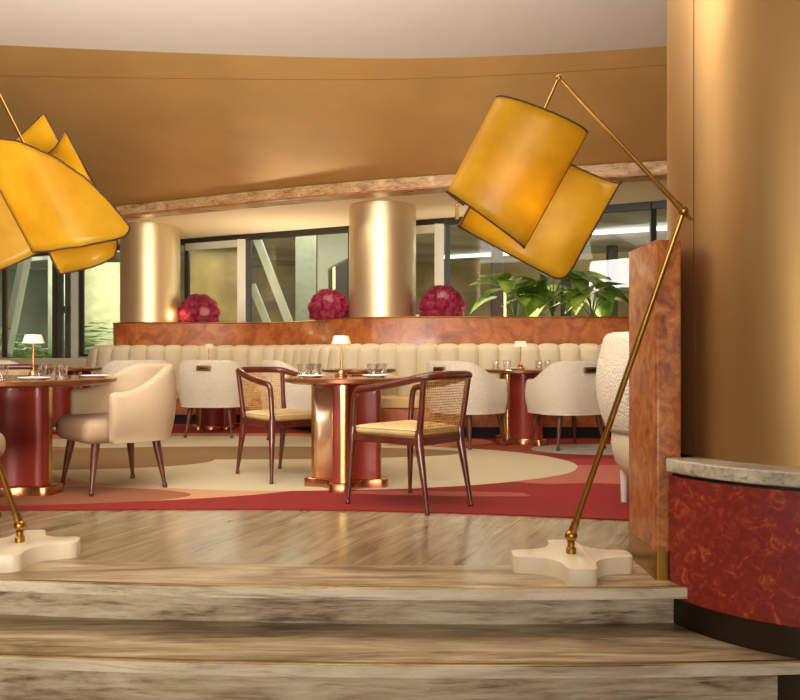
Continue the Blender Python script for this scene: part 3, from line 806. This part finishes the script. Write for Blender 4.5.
pl0.location = (-2.34, 5.12, ZTB); tag(pl0, 'white plate at the front of the near left table', 'plate', 'white plates on the tables')
for (x, y, lb) in [(-2.14, 5.62, 'white plate at the right end of the near left table'), (-.62, 5.60, 'white plate at the front left of the middle table'), (-.17, 5.68, 'white plate at the right of the middle table'), (1.18, 8.28, 'white plate on the far right table, left of the glowing lamp')]:
    o = pl0.copy(); C.objects.link(o); o.location = (x, y, ZTB); o['label'] = lb
nb = MB().box((0, 0, .006), (.15, .10, .012)).build('menu_card', 'mahogany', smooth=False); nb.location = (-.30, 6.0, ZTB); nb.rotation_euler[2] = .3
tag(nb, 'small dark menu card behind the lamp on the middle table', 'menu')

# ------------------------------------------------------------------ floor lamps
def sheet(cols, O, a, p, n, name, parent, origin):
    """cols: (p, n, a0, a1) stations across the sheet; returns a thin curved parchment sheet with whip-stitched edge"""
    NV = 12; rings = []
    def pt(c, u): return O+p*c[0]+n*c[1]+a*(c[2]+(c[3]-c[2])*u)-origin
    for c in cols: rings.append([pt(c, k/NV) for k in range(NV+1)])
    o = MB().loft(rings, cap=False, closed_ring=False).build(name, 'parchment', parent, solid=.003, angle=180)
    per = [r[0] for r in rings]+rings[-1][1:]+[r[-1] for r in reversed(rings[:-1])]+rings[0][1:-1][::-1]
    m = MB(); m.tube(per, .0032, 6, closed=True)
    L = resample(per+[per[0]], .0105)
    for i in range(len(L)-1):           # stitches
        m.ball(L[i], .0052, 0, (1, 1, 1), 3)
    m.build('stitched_edge', 'trim', o)
    return o
def floor_lamp(label, base, joint, tip, hang, rot):
    r = thing('floor_lamp', label, 'lamp', base, 0, 'sculptural brass floor lamps')
    B = Vector(base); L = lambda q: Vector(q)-B
    P, ms = lobed(.262, .13, .095, 12, 5, rot)
    MB().prism(P, 0, .075, bev=.004).build('base', 'marble', r, angle=35)
    MB().lathe([(.022, .074), (.022, .098), (.016, .102), (.016, .125), (.02, .128), (.012, .132)], 24).build('foot_socket', 'brass', r)
    MB().ball((0, 0, .152), .028).build('ball_joint', 'brass', r)
    J, T, Hg = L(joint), L(tip), L(hang); s0 = Vector((0, 0, .152))
    d = (J-s0).normalized()
    MB().tube([s0, s0+d*.07, s0+d*.071, J], [.018, .018, .0135, .0125], 14).build('pole', 'brass', r)
    e = MB().ball(J, .021); d2 = (T-J).normalized()
    e.tube([J-d2*.05, J], [.008, .009], 10).tube([J, J+d2*.05], [.014, .014], 12).build('elbow_joint', 'brass', r)
    MB().tube([J, T], [.011, .0065], 12).build('arm', 'brass', r)
    MB().ball(T, .012).build('tip_knob', 'brass', r)
    MB().tube([T, Hg], [.0048, .0048], 8).build('hanger_rod', 'brass', r)
    return r, B
R1 = Vector((.757, 3.54, 0))
J1 = Vector((1.133, 3.2, 1.528)); T1 = Vector((.616, 3.1, 2.026)); H1 = W(520, 165, 3.08)
lampR, B = floor_lamp('brass floor lamp with amber shades leaning over the steps at right', R1, J1, T1, H1, math.radians(-1))
s1 = 3.05/800
a = Vector((-60, 0, -112)).normalized(); p = Vector((-a.z*1.0, 0, a.x)).normalized(); p = Vector((.881, 0, -.472)); a = Vector((-.467, .15, -.872)).normalized(); n = a.cross(p).normalized(); n = n if n.y < 0 else -n
O = W(587, 133, 3.05)
cols = []
for k in range(29):
    th = math.radians(3+232*k/28); c_ = (-.184+.184*math.cos(th), .125*math.sin(th))
    w_ = (1-math.cos(th))/2; cols.append((c_[0], c_[1], .04*w_, .49-.05*w_))
sheet(cols, O, a, p, n, 'shade', lampR, B)
cols = []
NS = 34
for k in range(NS+1):
    u = k/NS; th = math.radians(168+ (372-168)*u); pc = -.03+.236*math.cos(th); nc = -.02+.18*math.sin(th)
    a0, a1 = .10, .535
    du = (1-u)*.62
    rc = .14
    if du < rc: a1 -= rc-math.sqrt(max(0, rc*rc-(rc-du)**2))
    cols.append((pc, nc, a0, a1))
sheet(cols, O, a, p, n, 'shade', lampR, B)
pc_ = W(457, 205, 3.1)-B
MB().tube([pc_+Vector((.03, .03, .14)), pc_], .0015, 5).ball(pc_, .007).tube([pc_-Vector((0, 0, .005)), pc_-Vector((0, 0, .055))], [.005, .008], 8).build('pull_cord', 'brass_bright', lampR)
MB().tube(catmull([(.0, .12, .004), (.15, .2, .004), (.28, .22, .004), (.36, .36, .004)], 6), .004, 6).build('power_cord', 'cord', lampR)

R2 = Vector((-1.782, 3.75, 0))
J2 = Vector((-2.10, 3.42, 1.56)); T2 = W(-10, 76, 3.2); H2 = W(30, 156, 3.2)
lampL, B2 = floor_lamp('brass floor lamp with amber shades partly cut by the left frame edge', R2, J2, T2, H2, math.radians(12))
s2 = 3.2/800
n = Vector((0, -1, 0)); a = Vector((.47, 0, -.883)); p = Vector((.883, 0, .47)); O = W(33, 252, 3.2)
# front leaf-shaped sheet
def interp(tab, x):
    for (x0, y0_), (x1, y1_) in zip(tab, tab[1:]):
        if x <= x1: return y0_+(y1_-y0_)*max(0, (x-x0))/(x1-x0)
    return tab[-1][1]
top = [(0, -123), (22, -111), (45, -91), (66, -63), (80, -34), (87, -6), (91, 17), (92, 24)]
bot = [(0, 0), (20, 13), (50, 27), (75, 33), (85, 33), (90, 29.5), (92, 25)]
cols = []
for k in range(31):
    pc = 92*(1-(1-k/30)**1.5); nb_ = .12*math.sin(PI*.93*pc/92)
    cols.append((pc*s2*1.07, nb_, interp(top, pc)*s2, interp(bot, pc)*s2))
sheet(cols, O, a, p, n, 'shade', lampL, B2)
cols = []
for k in range(25):
    u = k/24; pc = 4+76*u; cols.append((pc*s2, -.05-.17*math.sin(PI*(.12+.8*u)), -103*s2, interp([(4, 24), (58, 29), (70, 22), (76, 4), (80, -24)], pc)*s2))
sheet(cols, O, a, p, n, 'shade', lampL, B2)
cols = []
for k in range(25):
    u = k/24; pc = -110+170*u; cols.append((pc*s2, -.24-.12*math.sin(PI*u), -146*s2, -26*s2))
sheet(cols, O, a, p, n, 'shade', lampL, B2)

# ------------------------------------------------------------------ flowers and plants on the ledge
def flower_mesh(seed, rad):
    rnd = random.Random(seed); m = MB(); m.ball((0, 0, 0), rad*.8, 0, (1, 1, 1), 8)
    for i in range(170):
        z = rnd.uniform(-.6, 1); az = rnd.uniform(0, 2*PI); q = math.sqrt(max(0, 1-z*z))
        d = Vector((q*math.cos(az), q*math.sin(az), z)); x = d.orthogonal().normalized(); y = d.cross(x)
        ro = rnd.uniform(0, PI); s_ = rad*.17
        for k in range(4):
            b_ = ro+PI/2*k; e = x*math.cos(b_)+y*math.sin(b_); f_ = d.cross(e); c_ = d*rad*rnd.uniform(.92, 1.06)
            m.add([c_, c_+e*s_*.6+f_*s_*.45+d*s_*.2, c_+e*s_*1.15+d*s_*.05, c_+e*s_*.6-f_*s_*.45+d*s_*.2], [[0, 1, 2, 3]])
    return m
fm = {}
protoA = flower_mesh(1, .095).build('flower_head', 'magenta', None, smooth=False)
protoB = flower_mesh(2, .085).build('flower_head', 'pink', None, smooth=False)
def bouquet(px, D, sc, lb, seed, first=[True]):
    rnd = random.Random(seed); r = thing('hydrangea_bouquet', lb, 'flowers', (ex(px, D), D, 1.387), 0, 'magenta hydrangea bouquets on the ledge')
    sp_ = []
    for k, (zz, nn, rr_) in enumerate(((.07, 10, .185), (.17, 10, .205), (.27, 8, .16), (.335, 5, .08))):
        for i in range(nn):
            az = 2*PI*(i+.5*k)/nn+rnd.uniform(-.15, .15); sp_.append((rr_*math.cos(az)*sc, rr_*math.sin(az)*sc, zz*sc))
    best = min(range(len(sp_)), key=lambda i: (sp_[i][0]-.05)**2+(sp_[i][1]+.19)**2+(sp_[i][2]-.22)**2)
    for i, q in enumerate(sp_):
        src = protoB if i == best else protoA
        if src.parent is None: o = src
        else: o = src.copy(); C.objects.link(o)
        o.parent = r; o.location = q; o.rotation_euler = (rnd.uniform(-.4, .4), rnd.uniform(-.4, .4), rnd.uniform(0, 6)); o.scale = (sc,)*3
        if i == best: o['label'] = 'pale pink flower head'
    return r
bouquet(199, 12.0, 1.05, 'magenta hydrangea bouquet beside the left ledge column', 5)
bouquet(329, 10.35, .92, 'magenta hydrangea bouquet tucked left of the middle ledge column', 6)
bouquet(442, 10.1, .98, 'magenta hydrangea bouquet right of the middle ledge column', 8)

def leaf(m, base, dirv, L, Wd, droop):
    dirv = dirv.normalized(); side = dirv.cross(Vector((0, 0, 1)))
    side = Vector((1, 0, 0)) if side.length < .05 else side.normalized(); up = side.cross(dirv)
    rings = []
    for k in range(9):
        u = k/8; c_ = base+dirv*L*u+up*(-droop*L*u*u); w = Wd*(math.sin(PI*min(1, .08+u*.92))**.75)*(1-.45*u)*1.15
        if k == 8: w = .002
        rings.append([c_-side*w+up*w*.22, c_-side*w*.5+up*w*.06, c_, c_+side*w*.5+up*w*.06, c_+side*w+up*w*.22])
    m.loft(rings, cap=False, closed_ring=False)
def leafy(px, D, n_, hmax, Lf, lb, seed):
    rnd = random.Random(seed); r = thing('leafy_plant', lb, 'plant', (ex(px, D), D, 1.387), 0, 'broad leaved plants on the ledge')
    lm = MB(); st = MB()
    for i in range(n_):
        az = 2*PI*i/n_+rnd.uniform(-.4, .4); out = rnd.uniform(.08, .3); h_ = hmax*rnd.uniform(.45, 1)
        tip = Vector((math.cos(az)*out, math.sin(az)*out*.5, h_))
        st.tube([Vector((0, 0, 0)), Vector((tip.x*.35, tip.y*.35, h_*.6)), tip], [.008, .006, .004], 6)
        d = Vector((math.cos(az)*1.0, math.sin(az)*.6-.25, rnd.uniform(-.3, .35)))
        leaf(lm, tip-d.normalized()*.03, d, Lf*rnd.uniform(.75, 1.1), Lf*rnd.uniform(.34, .46), rnd.uniform(.2, .6))
    lm.build('foliage', 'leaf', r, angle=180); st.build('stems', 'stem', r)
leafy(515, 10.0, 12, .50, .46, 'broad leaved green plant on the ledge right of the last bouquet', 3)
leafy(553, 9.95, 14, .58, .52, 'tallest broad leaved plant on the ledge under the amber shade', 4)
leafy(592, 9.85, 12, .44, .44, 'broad leaved green plant on the ledge nearest the burl pillar', 9)

# far window seat at left
ws = thing('window_bench', 'low cream bench below the far left window', 'bench', (-5.35, 12.3, 0), wang)
MB().rbox((0, 0, .5), (2.6, .2, .76), .03, 3).build('backrest', 'cream', ws)
MB().rbox((0, -.3, .3), (2.6, .5, .3), .04, 3).build('seat', 'cream', ws)
MB().box((0, -.2, .06), (2.5, .5, .12)).build('plinth', 'dark', ws, smooth=False)

# ------------------------------------------------------------------ light
def light(name, typ, loc, energy, col=(1, .86, .66), size=1, target=None, sy=None, spot=None, blend=.6):
    d = bpy.data.lights.new(name, typ); d.energy = energy; d.color = col
    if typ == 'AREA':
        d.size = size
        if sy: d.shape = 'RECTANGLE'; d.size_y = sy
    elif typ == 'SPOT': d.spot_size = math.radians(spot or 70); d.spot_blend = blend; d.shadow_soft_size = size
    elif typ == 'SUN': d.angle = size
    else: d.shadow_soft_size = size
    o = bpy.data.objects.new(name, d); C.objects.link(o); o.location = loc
    if target is not None: o.rotation_euler = (Vector(target)-Vector(loc)).to_track_quat('-Z', 'Y').to_euler()
    return o
WM = (1, .92, .80)
light('key_area', 'AREA', (-2.5, -2.5, 3.2), 36, (1, .97, .90), 3.5, (.2, 4.5, .4), 2)  # unseen area light added behind the camera to light the steps
light('front_fill', 'AREA', (.6, -3.2, 1.1), 88, (1, .97, .90), 3.2, (.8, 3.2, .1), 1.4)  # low unseen light added to brighten the step fronts
light('side_fill', 'AREA', (3.6, -1.5, 2.6), 12, WM, 2.5, (-1, 6, .6), 1.6)  # unseen soft fill added from the right, behind the camera
light('ceiling_wash', 'AREA', (-1.3, 3.3, 2.75), 180, (1, .96, .92), 3.8, (-1.1, 6.6, 3.75), .8)  # unseen uplight above the view, added to brighten the ceiling
light('bulkhead_wash', 'AREA', (-2.0, -1.5,   .9), 85, (1, .90, .74), 3.5, (-2.2, 7.5, 3.5), 1.2).data.spread = math.radians(75)  # unseen light added to brighten the gold bulkhead
light('dining_fill', 'AREA', (.3, 4.6, 3.55), 72, WM, 4.0, (.3, 5.4, 0), 2)  # added area light out of view, no pendant fitting hangs here
light('dining_fill', 'AREA', (-3.8, 5.0, 3.55), 80, WM, 3.0, (-3, 6.2, 0), 2)  # second added area light for the left of the dining floor
for i, (x, y) in enumerate([(-3.3, 10.75), (-1.9, 10.2), (-.5, 9.0+.62), (.9, 9.15), (2.2, 8.8)]):
    light('downlight', 'SPOT', (x, y+.15, ZL-.01), 52, (1, .87, .70), .06, (x, y-.75, 0), spot=110)
for x, y, sx in ((1.6, 10.25, 2.2), (-1.6, 11.75, 1.4)):
    light('ledge_fill', 'AREA', (x, y, 1.41), 26, (1, .84, .58), sx, (x, y, 3), .35)  # hidden on the ledge top, added to brighten the low ceiling
for x, y in ((.35, 10.2), (-3.22, 11.72), (-.75, 10.6)):
    light('ledge_uplight', 'POINT', (x, y, 1.52), 2.2, (1, .72, .32), .06)
for p_ in (W(528, 205, 3.06), W(514, 180, 3.06)):
    light('shade_bulb', 'POINT', p_, 1.15, (1, .9, .55), .09)
light('shade_bulb', 'POINT', W(60, 205, 3.34), 2.0, (1, .9, .55), .05)
light('table_lamp_bulb', 'POINT', (1.28, 8.50, ZTB+.235), 1.2, (1, .7, .36), .03)
light('outdoor_light', 'AREA', (0, 15.2, 3.15), 300, (1, .95, .82), 9, (0, 15.2, 0), 3)
light('outdoor_light', 'AREA', (-6.6, 16.4, 2.9), 60, (1, .97, .82), 1.2, (-6.95, 18.4, 1.6), .6)  # unseen light added to brighten the pale panel
light('outdoor_light', 'AREA', (-9, 19.5, 6.5), 900, (1, .98, .9), 7, (-7, 17, 0), 4)

w = bpy.data.worlds.new('world'); bpy.context.scene.world = w; w.use_nodes = True
bg = w.node_tree.nodes['Background']; bg.inputs[0].default_value = (.95, 1, .92, 1); bg.inputs[1].default_value = .9
sc = bpy.context.scene
sc.view_settings.view_transform = 'Standard'; sc.view_settings.look = 'None'; sc.view_settings.exposure = 0
